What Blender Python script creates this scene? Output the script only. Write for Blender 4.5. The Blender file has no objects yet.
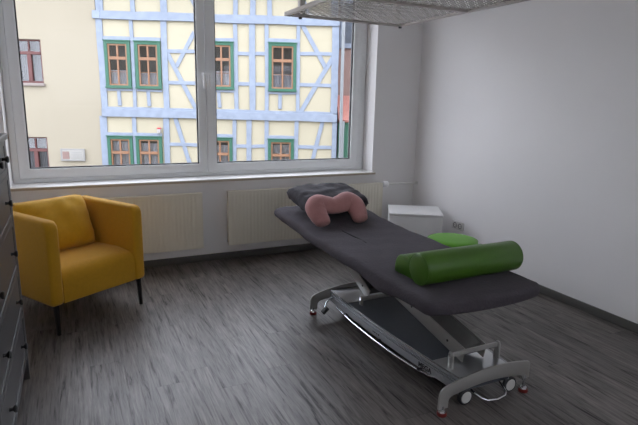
import bpy, bmesh, math, random
from mathutils import Vector, Matrix
random.seed(7)
PI = math.pi
C = bpy.context.scene.collection
scene = bpy.context.scene
rad = math.radians

# ------------------------------------------------------------------ materials
def mat(name, col, rough=.6, metal=0., spec=.5, var=0., scale=8., bump=0., bscale=60., stretch=None, sheen=0., coat=0.):
    m = bpy.data.materials.new(name); m.use_nodes = True
    nt = m.node_tree; N = nt.nodes; L = nt.links
    b = N['Principled BSDF']
    b.inputs['Base Color'].default_value = (*col, 1)
    b.inputs['Roughness'].default_value = rough
    b.inputs['Metallic'].default_value = metal
    b.inputs['Specular IOR Level'].default_value = spec
    if sheen:
        b.inputs['Sheen Weight'].default_value = sheen
        b.inputs['Sheen Roughness'].default_value = .5
    if coat: b.inputs['Coat Weight'].default_value = coat
    tc = N.new('ShaderNodeTexCoord'); mp = N.new('ShaderNodeMapping')
    L.new(tc.outputs['Object'], mp.inputs['Vector'])
    if stretch: mp.inputs['Scale'].default_value = stretch
    if var:
        n = N.new('ShaderNodeTexNoise'); n.inputs['Scale'].default_value = scale; n.inputs['Detail'].default_value = 5
        L.new(mp.outputs['Vector'], n.inputs['Vector'])
        r = N.new('ShaderNodeMapRange'); r.inputs['To Min'].default_value = 1-var; r.inputs['To Max'].default_value = 1+var
        L.new(n.outputs['Fac'], r.inputs['Value'])
        mx = N.new('ShaderNodeVectorMath'); mx.operation = 'SCALE'; mx.inputs[0].default_value = col
        L.new(r.outputs['Result'], mx.inputs['Scale']); L.new(mx.outputs['Vector'], b.inputs['Base Color'])
    if bump:
        n2 = N.new('ShaderNodeTexNoise'); n2.inputs['Scale'].default_value = bscale; n2.inputs['Detail'].default_value = 4
        L.new(mp.outputs['Vector'], n2.inputs['Vector'])
        bp = N.new('ShaderNodeBump'); bp.inputs['Strength'].default_value = bump; bp.inputs['Distance'].default_value = .01
        L.new(n2.outputs['Fac'], bp.inputs['Height']); L.new(bp.outputs['Normal'], b.inputs['Normal'])
    return m

M = {}
M['wall'] = mat('wall_paint', (.855, .836, .832), .9, var=.02, scale=3, bump=.08, bscale=220)
M['ceil'] = mat('ceiling_paint', (.88, .875, .865), .9, var=.02, bump=.05, bscale=200)
M['pvc'] = mat('white_pvc', (.87, .88, .885), .35, var=.02)
M['handle'] = mat('handle_white', (.92, .92, .92), .3, var=.02)
M['joint'] = mat('sash_joint_shadow_gap', (.10, .10, .10), .7, var=.05)
M['sill'] = mat('sill_white', (.80, .79, .77), .3, var=.03, scale=20)
M['silledge'] = mat('sill_edge_beige', (.50, .42, .34), .5, var=.1, scale=30)
M['rubber'] = mat('black_rubber', (.012, .012, .015), .55, var=.1)
M['skirt'] = mat('grey_skirting', (.085, .082, .075), .45, var=.25, scale=4, stretch=(6, .6, 6))
M['radiator'] = mat('radiator_enamel', (.80, .755, .645), .4, var=.02)
M['yellow'] = mat('mustard_fabric', (.60, .31, .006), .85, var=.10, scale=45, bump=.35, bscale=420, sheen=.15)
M['yellow2'] = mat('mustard_cushion_fabric', (.64, .345, .008), .85, var=.10, scale=40, bump=.35, bscale=420, sheen=.15)
M['legblack'] = mat('black_lacquer', (.014, .013, .013), .35, var=.1)
M['dresser'] = mat('dark_grey_stain', (.085, .083, .088), .42, var=.15, scale=6, stretch=(8, 1, 8), bump=.04)
M['knob'] = mat('black_knob', (.012, .012, .013), .4, var=.1)
M['cover'] = mat('charcoal_terry', (.076, .067, .078), .95, spec=.15, var=.16, scale=14, bump=.5, bscale=70, sheen=.04)
M['pillow'] = mat('dark_pillow_fabric', (.050, .046, .054), .85, spec=.25, var=.18, scale=12, bump=.5, bscale=26, sheen=.05)
M['slot'] = mat('slot_dark', (.012, .011, .012), .95, var=.1)
M['pink'] = mat('dusty_pink_fabric', (.46, .22, .215), .9, var=.10, scale=22, bump=.25, bscale=120, sheen=.25)
M['green'] = mat('green_vinyl', (.056, .145, .011), .42, var=.06, scale=18, bump=.06, bscale=60)
M['green2'] = mat('green_stool_vinyl', (.12, .36, .025), .5, var=.05, scale=18, bump=.05, bscale=60)
M['whitebox'] = mat('white_laminate', (.78, .77, .77), .35, var=.02)
M['greylac'] = mat('silver_grey_lacquer', (.40, .39, .37), .36, metal=.4, var=.05)
M['darkdeck'] = mat('dark_grey_deck', (.060, .068, .080), .5, var=.12, scale=30)
M['alu'] = mat('brushed_aluminium', (.40, .41, .43), .5, metal=.55, var=.04, scale=20)
M['armshade'] = mat('shaded_grey_lacquer', (.115, .112, .105), .45, metal=.2, var=.05)  # lift arm body: shade under the bench top put into the colour
M['steel'] = mat('satin_steel', (.52, .53, .54), .28, metal=.8, var=.04)
M['chrome'] = mat('chrome', (.80, .82, .85), .12, metal=1., var=.02)
M['red'] = mat('red_rubber', (.17, .014, .013), .5, var=.1)
M['tyre'] = mat('black_tyre', (.015, .015, .017), .6, var=.1)
M['wheel'] = mat('wheel_grey_plastic', (.66, .65, .62), .5, var=.05)
M['socket'] = mat('socket_plastic', (.72, .71, .69), .35, var=.02)
M['sockdark'] = mat('socket_recess', (.20, .20, .20), .5, var=.05)
M['galv'] = mat('galvanised_wire', (.56, .54, .52), .25, metal=.7, var=.1, scale=20)
M['frame'] = mat('grey_frame_lacquer', (.47, .43, .405), .45, metal=.1, var=.06, scale=14)
M['cream'] = mat('cream_render', (.385, .350, .258), .95, var=.05, scale=2.2, bump=.25, bscale=40)
M['cream2'] = mat('cream_render_plain', (.300, .268, .205), .95, var=.035, scale=1.2, bump=.1, bscale=30)
M['timber'] = mat('blue_timber_paint', (.215, .252, .318), .8, var=.30, scale=7, bump=.5, bscale=14)
M['wgreen'] = mat('green_window_paint', (0.024, 0.104, 0.064), .6, var=.08, scale=5)
M['worange'] = mat('orange_wood_sash', (0.24, 0.124, 0.068), .6, var=.10, scale=7)
M['wred'] = mat('redbrown_window_paint', (0.104, 0.036, 0.0336), .6, var=.10, scale=6)
M['wsill'] = mat('window_ledge_grey', (0.224, 0.192, 0.176), .7, var=.08)
M['brick'] = mat('pink_brown_render', (0.2, 0.132, 0.116), .9, var=.12, scale=6)
M['zinc'] = mat('zinc_pipe', (0.2, 0.216, 0.228), .45, metal=.3, var=.12, scale=6)
M['curtain'] = mat('pale_curtain', (.62, .62, .65), .9, var=.2, scale=5)
M['gcurtain'] = mat('grey_net_curtain', (.20, .205, .215), .9, var=.25, scale=4)
M['roomdark'] = mat('dark_interior', (.05, .05, .055), .9, var=.3, scale=3)
M['asphalt'] = mat('street_cobble', (0.176, 0.168, 0.16), .9, var=.2, scale=4)
M['signwhite'] = mat('notice_white', (0.304, 0.296, 0.272), .6, var=.03)
M['signpink'] = mat('notice_pink_brown', (0.208, 0.136, 0.12), .6, var=.08)
M['signtext'] = mat('notice_pale_grey', (0.24, 0.236, 0.232), .6, var=.03)
M['ink'] = mat('black_print', (.012, .012, .014), .5, var=.1)
M['emblem'] = mat('pale_grey_print', (.42, .43, .45), .5, var=.1)
M['boxwhite'] = mat('alarm_white', (0.336, 0.328, 0.32), .5, var=.03)
M['boxred'] = mat('alarm_red', (0.44, 0.036, 0.048), .5, var=.05)

M['bounce'] = mat('bounce_wall_render', (.42, .42, .41), .9, var=.05, scale=2)  # for the added wall outside the fill window
def glass_mat(name, tint, refl=1.0):
    m = bpy.data.materials.new(name); m.use_nodes = True
    nt = m.node_tree; N = nt.nodes; L = nt.links
    for n in list(N):
        if n.type == 'BSDF_PRINCIPLED': N.remove(n)
    out = [n for n in N if n.type == 'OUTPUT_MATERIAL'][0]
    t = N.new('ShaderNodeBsdfTransparent'); t.inputs['Color'].default_value = (*tint, 1)
    g = N.new('ShaderNodeBsdfGlossy'); g.inputs['Roughness'].default_value = .01
    fr = N.new('ShaderNodeFresnel'); fr.inputs['IOR'].default_value = 1.45
    tc = N.new('ShaderNodeTexCoord'); no = N.new('ShaderNodeTexNoise'); no.inputs['Scale'].default_value = 1.5
    L.new(tc.outputs['Object'], no.inputs['Vector'])
    ml = N.new('ShaderNodeMath'); ml.operation = 'MULTIPLY'; L.new(fr.outputs['Fac'], ml.inputs[0]); ml.inputs[1].default_value = refl
    mx = N.new('ShaderNodeMixShader'); L.new(ml.outputs[0], mx.inputs['Fac'])
    L.new(t.outputs[0], mx.inputs[1]); L.new(g.outputs[0], mx.inputs[2]); L.new(mx.outputs[0], out.inputs['Surface'])
    return m
M['glass'] = glass_mat('window_glass', (.97, .98, .98), .35)
M['fglass'] = glass_mat('old_window_glass', (.86, .87, .89), 1.6)

def floor_mat():
    m = bpy.data.materials.new('grey_oak_vinyl_planks'); m.use_nodes = True
    nt = m.node_tree; N = nt.nodes; L = nt.links; b = N['Principled BSDF']
    def math_(op, a, c=None):
        n = N.new('ShaderNodeMath'); n.operation = op
        for i, v in enumerate((a, c)):
            if v is None: continue
            if isinstance(v, (int, float)): n.inputs[i].default_value = v
            else: L.new(v, n.inputs[i])
        return n.outputs[0]
    tc = N.new('ShaderNodeTexCoord'); sp = N.new('ShaderNodeSeparateXYZ'); L.new(tc.outputs['Object'], sp.inputs[0])
    x, y = sp.outputs['X'], sp.outputs['Y']
    W_, Ln = .152, 1.22
    rx = math_('DIVIDE', x, W_); row = math_('FLOOR', rx); fx = math_('FRACT', rx)
    wn = N.new('ShaderNodeTexWhiteNoise'); wn.noise_dimensions = '1D'; L.new(row, wn.inputs['W'])
    ry = math_('ADD', math_('DIVIDE', y, Ln), wn.outputs['Value']); idx = math_('FLOOR', ry); fy = math_('FRACT', ry)
    cb = N.new('ShaderNodeCombineXYZ'); L.new(row, cb.inputs[0]); L.new(idx, cb.inputs[1])
    w2 = N.new('ShaderNodeTexWhiteNoise'); w2.noise_dimensions = '2D'; L.new(cb.outputs[0], w2.inputs['Vector'])
    rv = w2.outputs['Value']
    # grain coordinates, shifted plank by plank
    def grain(sx, sy, sc, det, dist, rough=.6):
        cg = N.new('ShaderNodeCombineXYZ')
        L.new(math_('MULTIPLY', x, sx), cg.inputs[0]); L.new(math_('MULTIPLY', y, sy), cg.inputs[1]); L.new(math_('MULTIPLY', rv, 37.), cg.inputs[2])
        n = N.new('ShaderNodeTexNoise'); n.inputs['Scale'].default_value = sc; n.inputs['Detail'].default_value = det
        n.inputs['Distortion'].default_value = dist; n.inputs['Roughness'].default_value = rough
        L.new(cg.outputs[0], n.inputs['Vector']); return n.outputs['Fac']
    g1 = grain(40, 2.6, 1., 6, .8, .66); g2 = grain(120, 7.0, 1., 3, .4); g3 = grain(8, 2.0, 1., 3, 1.0)
    r1 = N.new('ShaderNodeValToRGB'); L.new(g1, r1.inputs['Fac'])
    e = r1.color_ramp.elements
    e[0].position = .33; e[0].color = (.012, .009, .007, 1); e[1].position = .60; e[1].color = (.162, .143, .132, 1)
    k = r1.color_ramp.elements.new(.43); k.color = (.104, .091, .082, 1)
    r2 = N.new('ShaderNodeMapRange'); L.new(g2, r2.inputs['Value']); r2.inputs['From Min'].default_value = .3; r2.inputs['From Max'].default_value = .7
    r2.inputs['To Min'].default_value = .66; r2.inputs['To Max'].default_value = 1.2
    r3 = N.new('ShaderNodeMapRange'); L.new(g3, r3.inputs['Value']); r3.inputs['From Min'].default_value = .3; r3.inputs['From Max'].default_value = .7
    r3.inputs['To Min'].default_value = .74; r3.inputs['To Max'].default_value = 1.14
    rp = N.new('ShaderNodeMapRange'); L.new(rv, rp.inputs['Value']); rp.inputs['To Min'].default_value = .82; rp.inputs['To Max'].default_value = 1.14
    # knots
    vk = N.new('ShaderNodeTexVoronoi'); vk.inputs['Scale'].default_value = 1.
    cg = N.new('ShaderNodeCombineXYZ'); L.new(math_('MULTIPLY', x, 4.2), cg.inputs[0]); L.new(math_('MULTIPLY', y, 1.5), cg.inputs[1]); L.new(math_('MULTIPLY', rv, 11.), cg.inputs[2])
    L.new(cg.outputs[0], vk.inputs['Vector'])
    kr = N.new('ShaderNodeMapRange'); L.new(vk.outputs['Distance'], kr.inputs['Value']); kr.inputs['From Min'].default_value = .03; kr.inputs['From Max'].default_value = .16
    kr.inputs['To Min'].default_value = .30; kr.inputs['To Max'].default_value = 1.
    # joints between planks
    ex = math_('MINIMUM', fx, math_('SUBTRACT', 1., fx)); ey = math_('MINIMUM', fy, math_('SUBTRACT', 1., fy))
    jx = N.new('ShaderNodeMapRange'); L.new(ex, jx.inputs['Value']); jx.inputs['From Max'].default_value = .018; jx.inputs['To Min'].default_value = .62
    jy = N.new('ShaderNodeMapRange'); L.new(ey, jy.inputs['Value']); jy.inputs['From Max'].default_value = .0025; jy.inputs['To Min'].default_value = .6
    f = math_('MULTIPLY', r2.outputs[0], r3.outputs[0]); f = math_('MULTIPLY', f, rp.outputs[0]); f = math_('MULTIPLY', f, kr.outputs[0])
    f = math_('MULTIPLY', f, jx.outputs[0]); f = math_('MULTIPLY', f, jy.outputs[0])
    mx = N.new('ShaderNodeVectorMath'); mx.operation = 'SCALE'; L.new(r1.outputs['Color'], mx.inputs[0]); L.new(f, mx.inputs['Scale'])
    L.new(mx.outputs['Vector'], b.inputs['Base Color'])
    b.inputs['Roughness'].default_value = .43; b.inputs['Specular IOR Level'].default_value = .6
    # dull pores, satin lacquer between them
    sm = N.new('ShaderNodeMapRange'); L.new(math_('MULTIPLY', g1, r2.outputs[0]), sm.inputs['Value']); sm.inputs['From Min'].default_value = .20; sm.inputs['From Max'].default_value = .46
    sm.inputs['To Min'].default_value = .14; sm.inputs['To Max'].default_value = .62; L.new(sm.outputs[0], b.inputs['Specular IOR Level'])
    bp = N.new('ShaderNodeBump'); bp.inputs['Strength'].default_value = .18; bp.inputs['Distance'].default_value = .004
    L.new(g2, bp.inputs['Height']); L.new(bp.outputs['Normal'], b.inputs['Normal'])
    return m
M['floor'] = floor_mat()

def roof_mat():
    m = mat('red_roof_tiles', (.62, .22, .16), .8)
    nt = m.node_tree; N = nt.nodes; L = nt.links; b = N['Principled BSDF']
    tc = N.new('ShaderNodeTexCoord'); br = N.new('ShaderNodeTexBrick')
    L.new(tc.outputs['Generated'], br.inputs['Vector'])
    br.inputs['Scale'].default_value = 9; br.inputs['Color1'].default_value = (.30, .125, .095, 1); br.inputs['Color2'].default_value = (.26, .10, .08, 1)
    br.inputs['Mortar'].default_value = (.22, .09, .08, 1); br.inputs['Mortar Size'].default_value = .03
    L.new(br.outputs['Color'], b.inputs['Base Color'])
    return m
M['roof'] = roof_mat()

# ------------------------------------------------------------------ mesh helpers
class MB:
    def __init__(s): s.bm = bmesh.new()
    def box(s, x0, x1, y0, y1, z0, z1):
        v = [s.bm.verts.new((x, y, z)) for x in (x0, x1) for y in (y0, y1) for z in (z0, z1)]
        for f in ((0, 1, 3, 2), (4, 6, 7, 5), (0, 4, 5, 1), (2, 3, 7, 6), (0, 2, 6, 4), (1, 5, 7, 3)): s.bm.faces.new([v[i] for i in f])
        return s
    def frame(s, x0, x1, z0, z1, l, r, b, t, y0, y1):  # one closed rectangular frame in the xz plane
        o = [(x0, z0), (x1, z0), (x1, z1), (x0, z1)]; i = [(x0+l, z0+b), (x1-r, z0+b), (x1-r, z1-t), (x0+l, z1-t)]
        V = [[s.bm.verts.new((x, y, z)) for x, z in q] for q in (o, i) for y in (y0, y1)]   # o-front, o-back, i-front, i-back
        for k in range(4):
            j = (k+1) % 4
            for a, c in ((V[0], V[2]), (V[1], V[3]), (V[0], V[1]), (V[2], V[3])): s.bm.faces.new((a[k], a[j], c[j], c[k]))
        return s
    def obox(s, c, ax, ay, az):                       # oriented box: centre and three half axes
        c, ax, ay, az = map(Vector, (c, ax, ay, az))
        v = [s.bm.verts.new(c+i*ax+j*ay+k*az) for i in (-1, 1) for j in (-1, 1) for k in (-1, 1)]
        for f in ((0, 1, 3, 2), (4, 6, 7, 5), (0, 4, 5, 1), (2, 3, 7, 6), (0, 2, 6, 4), (1, 5, 7, 3)): s.bm.faces.new([v[i] for i in f])
        return s
    def rings(s, rs, cap=True, closed=True):          # loft a list of rings of points
        R = [[s.bm.verts.new(p) for p in r] for r in rs]
        n = len(R[0])
        for a, b in zip(R, R[1:]):
            for i in range(n if closed else n-1):
                j = (i+1) % n; s.bm.faces.new((a[i], a[j], b[j], b[i]))
        if cap: s.bm.faces.new(R[0][::-1]); s.bm.faces.new(R[-1])
        return s
    def cyl(s, p0, p1, r, r2=None, n=20):
        return s.tube([p0, p1], [r, r if r2 is None else r2], n)
    def tube(s, pts, r, n=10, cap=True):
        pts = [Vector(p) for p in pts]; k = len(pts)
        rr = r if isinstance(r, (list, tuple)) else [r]*k
        d0 = (pts[1]-pts[0]).normalized(); up = Vector((0, 0, 1)) if abs(d0.z) < .9 else Vector((1, 0, 0))
        u = d0.cross(up).normalized(); rs = []
        for i, p in enumerate(pts):
            d = (pts[min(i+1, k-1)]-pts[max(i-1, 0)]).normalized()
            u = (u-d*u.dot(d)).normalized(); w = d.cross(u)
            rs.append([p+rr[i]*(math.cos(2*PI*j/n)*u+math.sin(2*PI*j/n)*w) for j in range(n)])
        return s.rings(rs, cap)
    def lathe(s, prof, c=(0, 0, 0), n=32, M4=None):   # profile of (r, z), closed at both ends
        rs = [[Vector((max(r, 1e-4)*math.cos(2*PI*j/n), max(r, 1e-4)*math.sin(2*PI*j/n), z)) for j in range(n)] for r, z in prof]
        if M4: rs = [[M4 @ p for p in r] for r in rs]
        return s.rings([[Vector(c)+p for p in r] for r in rs])
    def prism(s, poly, axis, a, b):                   # 2-D outline pushed along an axis
        def P(p, t):
            if axis == 'x': return (t, p[0], p[1])
            if axis == 'y': return (p[0], t, p[1])
            return (p[0], p[1], t)
        return s.rings([[P(p, a) for p in poly], [P(p, b) for p in poly]])
    def grid(s, fn, nu, nv):
        V = [[s.bm.verts.new(fn(i/nu, j/nv)) for j in range(nv+1)] for i in range(nu+1)]
        for i in range(nu):
            for j in range(nv): s.bm.faces.new((V[i][j], V[i+1][j], V[i+1][j+1], V[i][j+1]))
        return s
    def build(s, name, m, parent=None, bevel=0., seg=2, sub=0, ang=38, loc=None, rotz=0., smooth=True):
        bm = s.bm
        bmesh.ops.recalc_face_normals(bm, faces=bm.faces)
        if bevel:
            ed = [e for e in bm.edges if len(e.link_faces) == 2 and e.calc_face_angle(0) > rad(30)]
            bmesh.ops.bevel(bm, geom=ed, offset=bevel, segments=seg, affect='EDGES', profile=.5, clamp_overlap=True)
        me = bpy.data.meshes.new(name); bm.to_mesh(me); bm.free()
        me.materials.append(m)
        if smooth:
            me.polygons.foreach_set('use_smooth', [True]*len(me.polygons))
            me.set_sharp_from_angle(angle=rad(ang))
        o = bpy.data.objects.new(name, me); C.objects.link(o)
        if sub:
            md = o.modifiers.new('sub', 'SUBSURF'); md.levels = sub; md.render_levels = sub
        if parent: o.parent = parent
        if loc: o.location = loc
        o.rotation_euler.z = rotz
        return o

def rrect(x0, x1, y0, y1, r, n=6, rs=None):           # rounded rectangle outline, ccw
    rs = rs or (r, r, r, r); P = []
    for (cx, cy, a, q) in ((x1, y0, -90, rs[0]), (x1, y1, 0, rs[1]), (x0, y1, 90, rs[2]), (x0, y0, 180, rs[3])):
        sx = -1 if cx == x1 else 1; sy = 1 if cy == y0 else -1
        for i in range(n+1):
            t = rad(a+90*i/n); P.append((cx+sx*q+q*math.cos(t), cy+sy*q+q*math.sin(t)))
    return P

def thing(name, label, cat, loc=(0, 0, 0), rotz=0., group=None):
    o = bpy.data.objects.new(name, None); C.objects.link(o); o.location = loc; o.rotation_euler.z = rotz
    o.empty_display_size = .1
    return tag(o, label, cat, group)
def tag(o, label, cat, group=None):
    o['label'] = label; o['category'] = cat
    if group: o['group'] = group
    return o
def struct(o, label=None):
    o['kind'] = 'structure'
    if label: o['label'] = label
    return o
def dup(root, loc, label=None):
    r = root.copy(); C.objects.link(r); r.location = loc
    if label: r['label'] = label
    for ch in list(root.children):
        c = ch.copy(); C.objects.link(c); c.parent = r
        for g in list(ch.children):
            d = g.copy(); C.objects.link(d); d.parent = c
    return r

# ------------------------------------------------------------------ the room
XR, YB = 3.383, 4.642            # right wall, window wall
XL, YF, ZC = -.84, -.55, 2.76    # left wall, wall behind the camera, ceiling
WX0, WX1, WZ0, WZ1 = -.462, 2.842, .755, 2.70
YW = YB + .20                    # inner face of the window frame
struct(MB().box(XL, XR, YF, YB, -.12, 0).build('floor', M['floor'], smooth=False), 'grey weathered oak plank floor running towards the window')
struct(MB().box(XL, XR, YF, YB, ZC, ZC+.2).build('ceiling', M['ceil'], smooth=False))
wb = MB(); T = .34
wb.box(XL-.3, WX0, YB, YB+T, -.12, ZC+.2).box(WX1, XR+.3, YB, YB+T, -.12, ZC+.2)
wb.box(WX0, WX1, YB, YB+T, -.12, WZ0).box(WX0, WX1, YB, YB+T, WZ1, ZC+.2)
struct(wb.build('wall_back', M['wall'], smooth=False), 'white window wall with a deep reveal around the big window')
struct(MB().box(XR, XR+.3, YF-.3, YB, -.12, ZC+.2).build('wall_right', M['wall'], smooth=False), 'plain white wall on the right')
struct(MB().box(XL-.3, XL, YF-.3, YB, -.12, ZC+.2).build('wall_left', M['wall'], smooth=False))
# added, unseen: window behind the camera and pale wall outside it, for fill light
VX0, VX1, VZ0, VZ1 = -.4, 3.10, 1.25, 2.70
wf = MB(); wf.box(XL, VX0, YF-.3, YF, -.12, ZC+.2).box(VX1, XR, YF-.3, YF, -.12, ZC+.2).box(VX0, VX1, YF-.3, YF, -.12, VZ0).box(VX0, VX1, YF-.3, YF, VZ1, ZC+.2)
struct(wf.build('wall_front', M['wall'], smooth=False))
vm = (VX0+VX1)/2; ya_, yb_ = YF-.2, YF-.13
v2 = MB().box(VX0, VX0+.08, ya_, yb_, VZ0, VZ1).box(VX1-.08, VX1, ya_, yb_, VZ0, VZ1).box(VX0+.08, VX1-.08, ya_, yb_, VZ0, VZ0+.08).box(VX0+.08, VX1-.08, ya_, yb_, VZ1-.08, VZ1).box(vm-.06, vm+.06, ya_, yb_, VZ0+.08, VZ1-.08)
v2 = struct(v2.build('fill_window', M['pvc'], bevel=.004))  # added opening, lights the room from behind the camera
for a_, b_ in ((VX0+.08, vm-.06), (vm+.06, VX1-.08)):
    MB().box(a_, b_, YF-.17, YF-.164, VZ0+.08, VZ1-.08).build('glass_pane', M['glass'], v2, smooth=False)
struct(MB().box(-9, 12, -8.5, -8.2, -3.6, 9.).build('bounce_wall', M['bounce'], smooth=False))  # added wall, never in view, throws skylight back through the rear opening
sk = .066
struct(MB().box(XL, XR-.014, YB-.014, YB, 0, sk).build('baseboard_back', M['skirt'], bevel=.003))
struct(MB().box(XR-.014, XR, YF, YB, 0, sk).build('baseboard_right', M['skirt'], bevel=.003))

# window: one frame, two tilt-and-turn sashes
win = struct(MB().build('window_1', M['pvc']), 'wide white double sash window over the radiators')
fz0, fz1 = WZ0+.02, WZ1-.005
fr = MB()
FO = (WX0+.004, WX1-.004)
SL, SM, SR = -.408, 1.145, 2.762      # outer edges of the sashes
sz0, sz1 = .814, WZ1-.07
d0, d1 = YW, YW+.075
fr.frame(FO[0], FO[1], fz0, fz1, SL-FO[0], FO[1]-SR, sz0-fz0, fz1-sz1, d0, d1)
fr.build('window_frame', M['pvc'], win, bevel=.006)
def sash(x0, x1, sl, sr_, bot=.079):
    g = MB(); y0, y1 = YW-.016, YW+.055
    z0, z1 = sz0+.003, sz1-.003
    g.frame(x0, x1, z0, z1, sl, sr_, bot, .08, y0, y1)
    o = g.build('sash', M['pvc'], win, bevel=.007)
    a, b, c, d = x0+sl, x1-sr_, z0+bot, z1-.08
    k = MB(); t = .011; ya, yb = YW+.004, YW+.03
    k.frame(a-.001, b+.001, c-.001, d+.001, t, t, t, t, ya, yb)
    q = k.build('gasket', M['rubber'], o, smooth=False); q['label'] = 'black rubber seal'
    p = MB().box(a+.001, b-.001, YW+.012, YW+.018, c+.001, d-.001).build('glass_pane', M['glass'], o, smooth=False)
    return o
s1 = sash(SL+.002, SM-.004, .076, .072)
s2 = sash(SM+.004, SR-.003, .085, .080)
def handle(x, z, sa):
    h = MB(); h.box(x-.016, x+.016, YW-.028, YW-.016, z-.065, z+.010)
    h.cyl((x, YW-.028, z-.01), (x, YW-.062, z-.01), .009, n=14)
    h.tube([(x, YW-.058, z), (x, YW-.066, z-.02), (x, YW-.066, z-.13)], [.012, .014, .012], 10)
    o = h.build('handle', M['handle'], sa, bevel=.002); o['label'] = 'white window handle'
handle(1.121, 1.715, s1); handle(1.169, 1.715, s2)
hg = MB(); hg.cyl((SR+.006, YW-.012, .87), (SR+.006, YW-.012, .94), .008, n=12); hg.build('hinge', M['pvc'], win)
sill = MB().box(WX0-.012, WX1+.024, YB-.032, YW+.03, .752, .778).build('window_sill', M['sill'], win, bevel=.004)
MB().box(WX0-.012, WX1+.024, YB-.034, YB-.0318, .753, .772).build('sill_edge', M['silledge'], sill, smooth=False)

# ------------------------------------------------------------------ radiators
def radiator(x0, x1, label, valve):
    z0, z1 = .150, .668; yf, yb = YB-.105, YB-.045
    t = thing('radiator', label, 'radiator', ((x0+x1)/2, YB-.075, 0), 0, 'panel radiators under the window')
    cx, cy = (x0+x1)/2, YB-.075
    L0, L1 = x0-cx, x1-cx; ya, yb_ = yf-cy, yb-cy
    # front sheet with pressed vertical channels
    pts = [(L0, ya+.0015), (L0+.030, ya+.0015)]
    n = int(round((L1-L0-.07)/.0345)); p = (L1-L0-.07)/n
    for i in range(n):
        a = L0+.035+i*p
        pts += [(a, ya+.0015), (a+p*.22, ya-.002), (a+p*.56, ya-.002), (a+p*.78, ya+.0015)]
    pts += [(L1, ya+.0015)]
    poly = pts+[(L1, ya+.018), (L0, ya+.018)]
    # sheet is lofted in z so the channels fade out at top and bottom
    flat = [(x, max(y, ya+.001)) for x, y in poly]
    b = MB(); zs = [(z0+.008, flat), (z0+.030, flat), (z0+.048, poly), (z1-.048, poly), (z1-.030, flat), (z1-.006, flat)]
    b.rings([[(x, y, z) for x, y in P] for z, P in zs])
    b.build('front_panel', M['radiator'], t, ang=25)
    MB().box(L0+.02, L1-.02, .008, yb_, z0+.01, z1-.02).build('back_panel', M['radiator'], t, bevel=.004)
    g = MB(); nsl = int((L1-L0)/.02)
    g.box(L0, L1, ya+.002, ya+.010, z1-.008, z1).box(L0, L1, yb_-.008, yb_, z1-.008, z1)
    for i in range(nsl+1):
        a = L0+.004+(L1-L0-.008)*i/nsl; g.box(a-.0035, a+.0035, ya+.010, yb_-.008, z1-.007, z1-.001)
    g.build('top_grille', M['radiator'], t, smooth=False)
    for a in (L0, L1-.006):
        MB().box(a, a+.006, ya+.006, yb_, z0+.03, z1-.001).build('side_cover', M['radiator'], t, bevel=.002)
    for a in (L0+.2, L1-.2):
        MB().box(a-.02, a+.02, yb_, YB-cy+.002, z0+.08, z1-.1).build('wall_bracket', M['radiator'], t)
    for z in ((z0+.045,) if valve else (z0+.045, z1-.036)):
        MB().cyl((L0-.006, .01, z), (L0, .01, z), .012, n=14).build('vent_plug', M['chrome'], t)
    if valve:
        zv = .650
        w = MB(); w.cyl((L1, .01, zv), (L1+.012, .01, zv), .011, n=14)
        w.lathe([(0, 0), (.018, 0), (.029, .008), (.034, .03), (.031, .058), (.020, .070), (0, .072)], (L1+.012, .002, zv), 20, Matrix.Rotation(rad(90), 4, 'Y') @ Matrix.Scale(1, 4))
        w.build('thermostat_head', M['handle'], t)
        e = MB(); e.tube([(L1+.07, .01, zv), (L1+.10, .012, zv), (XR-cx-.03, .012, zv-.006), (XR-cx+.002, .012, zv-.006)], .0085, 10)
        e.lathe([(0, 0), (.021, 0), (.021, .008), (0, .008)], (XR-cx-.008, .012, zv-.006), 18, Matrix.Rotation(rad(90), 4, 'Y'))
        e.build('supply_pipe', M['sill'], t)
    return t
radiator(-.56, 1.020, 'cream panel radiator behind the yellow armchair', False)
radiator(1.257, 2.922, 'cream panel radiator behind the treatment bench, with white thermostat and pipe', True)

# ------------------------------------------------------------------ wall socket
t = thing('wall_socket', 'double white wall socket above the baseboard on the right wall', 'socket', (XR, 3.86, .325))
MB().box(-.011, .001, -.081, .081, -.040, .040).build('cover_plate', M['socket'], t, bevel=.003)
for sgn in (-1, 1):
    o = MB().lathe([(0, .0), (.027, 0), (.027, .002), (.021, .002), (.019, .0004), (0, .0004)], (-.0105, sgn*.036, 0), 24, Matrix.Rotation(rad(-90), 4, 'Y')).build('outlet', M['sockdark'], t)
    for s in (-1, 1): MB().cyl((-.0112, sgn*.036+s*.0095, 0), (-.0128, sgn*.036+s*.0095, 0), .003, n=8).build('pin_hole', M['ink'], o)

# ------------------------------------------------------------------ white box in the corner
# rotated about a third of a turn away from the walls
def corner_box():
    a = rad(-31.2)
    t = thing('storage_box', 'white laminate box standing askew in the room corner', 'box', (2.665, 4.045, 0), a)
    w, d, h = .500, .425, .470
    t.location = (2.679, 4.02, 0)
    MB().box(0, w, .012, d, .010, h-.022).build('body', M['whitebox'], t, bevel=.004)
    MB().box(-.004, w+.004, -.004, d+.004, h-.022, h).build('lid', M['whitebox'], t, bevel=.006, seg=3)
    MB().box(.010, w-.010, 0, .012, .020, h-.030).build('front_panel', M['whitebox'], t, bevel=.003)
    for x in (.03, w-.03):
        for y in (.03, d-.03):
            MB().cyl((x, y, 0), (x, y, .012), .016, n=14).build('foot', M['legblack'], t)
corner_box()

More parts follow.
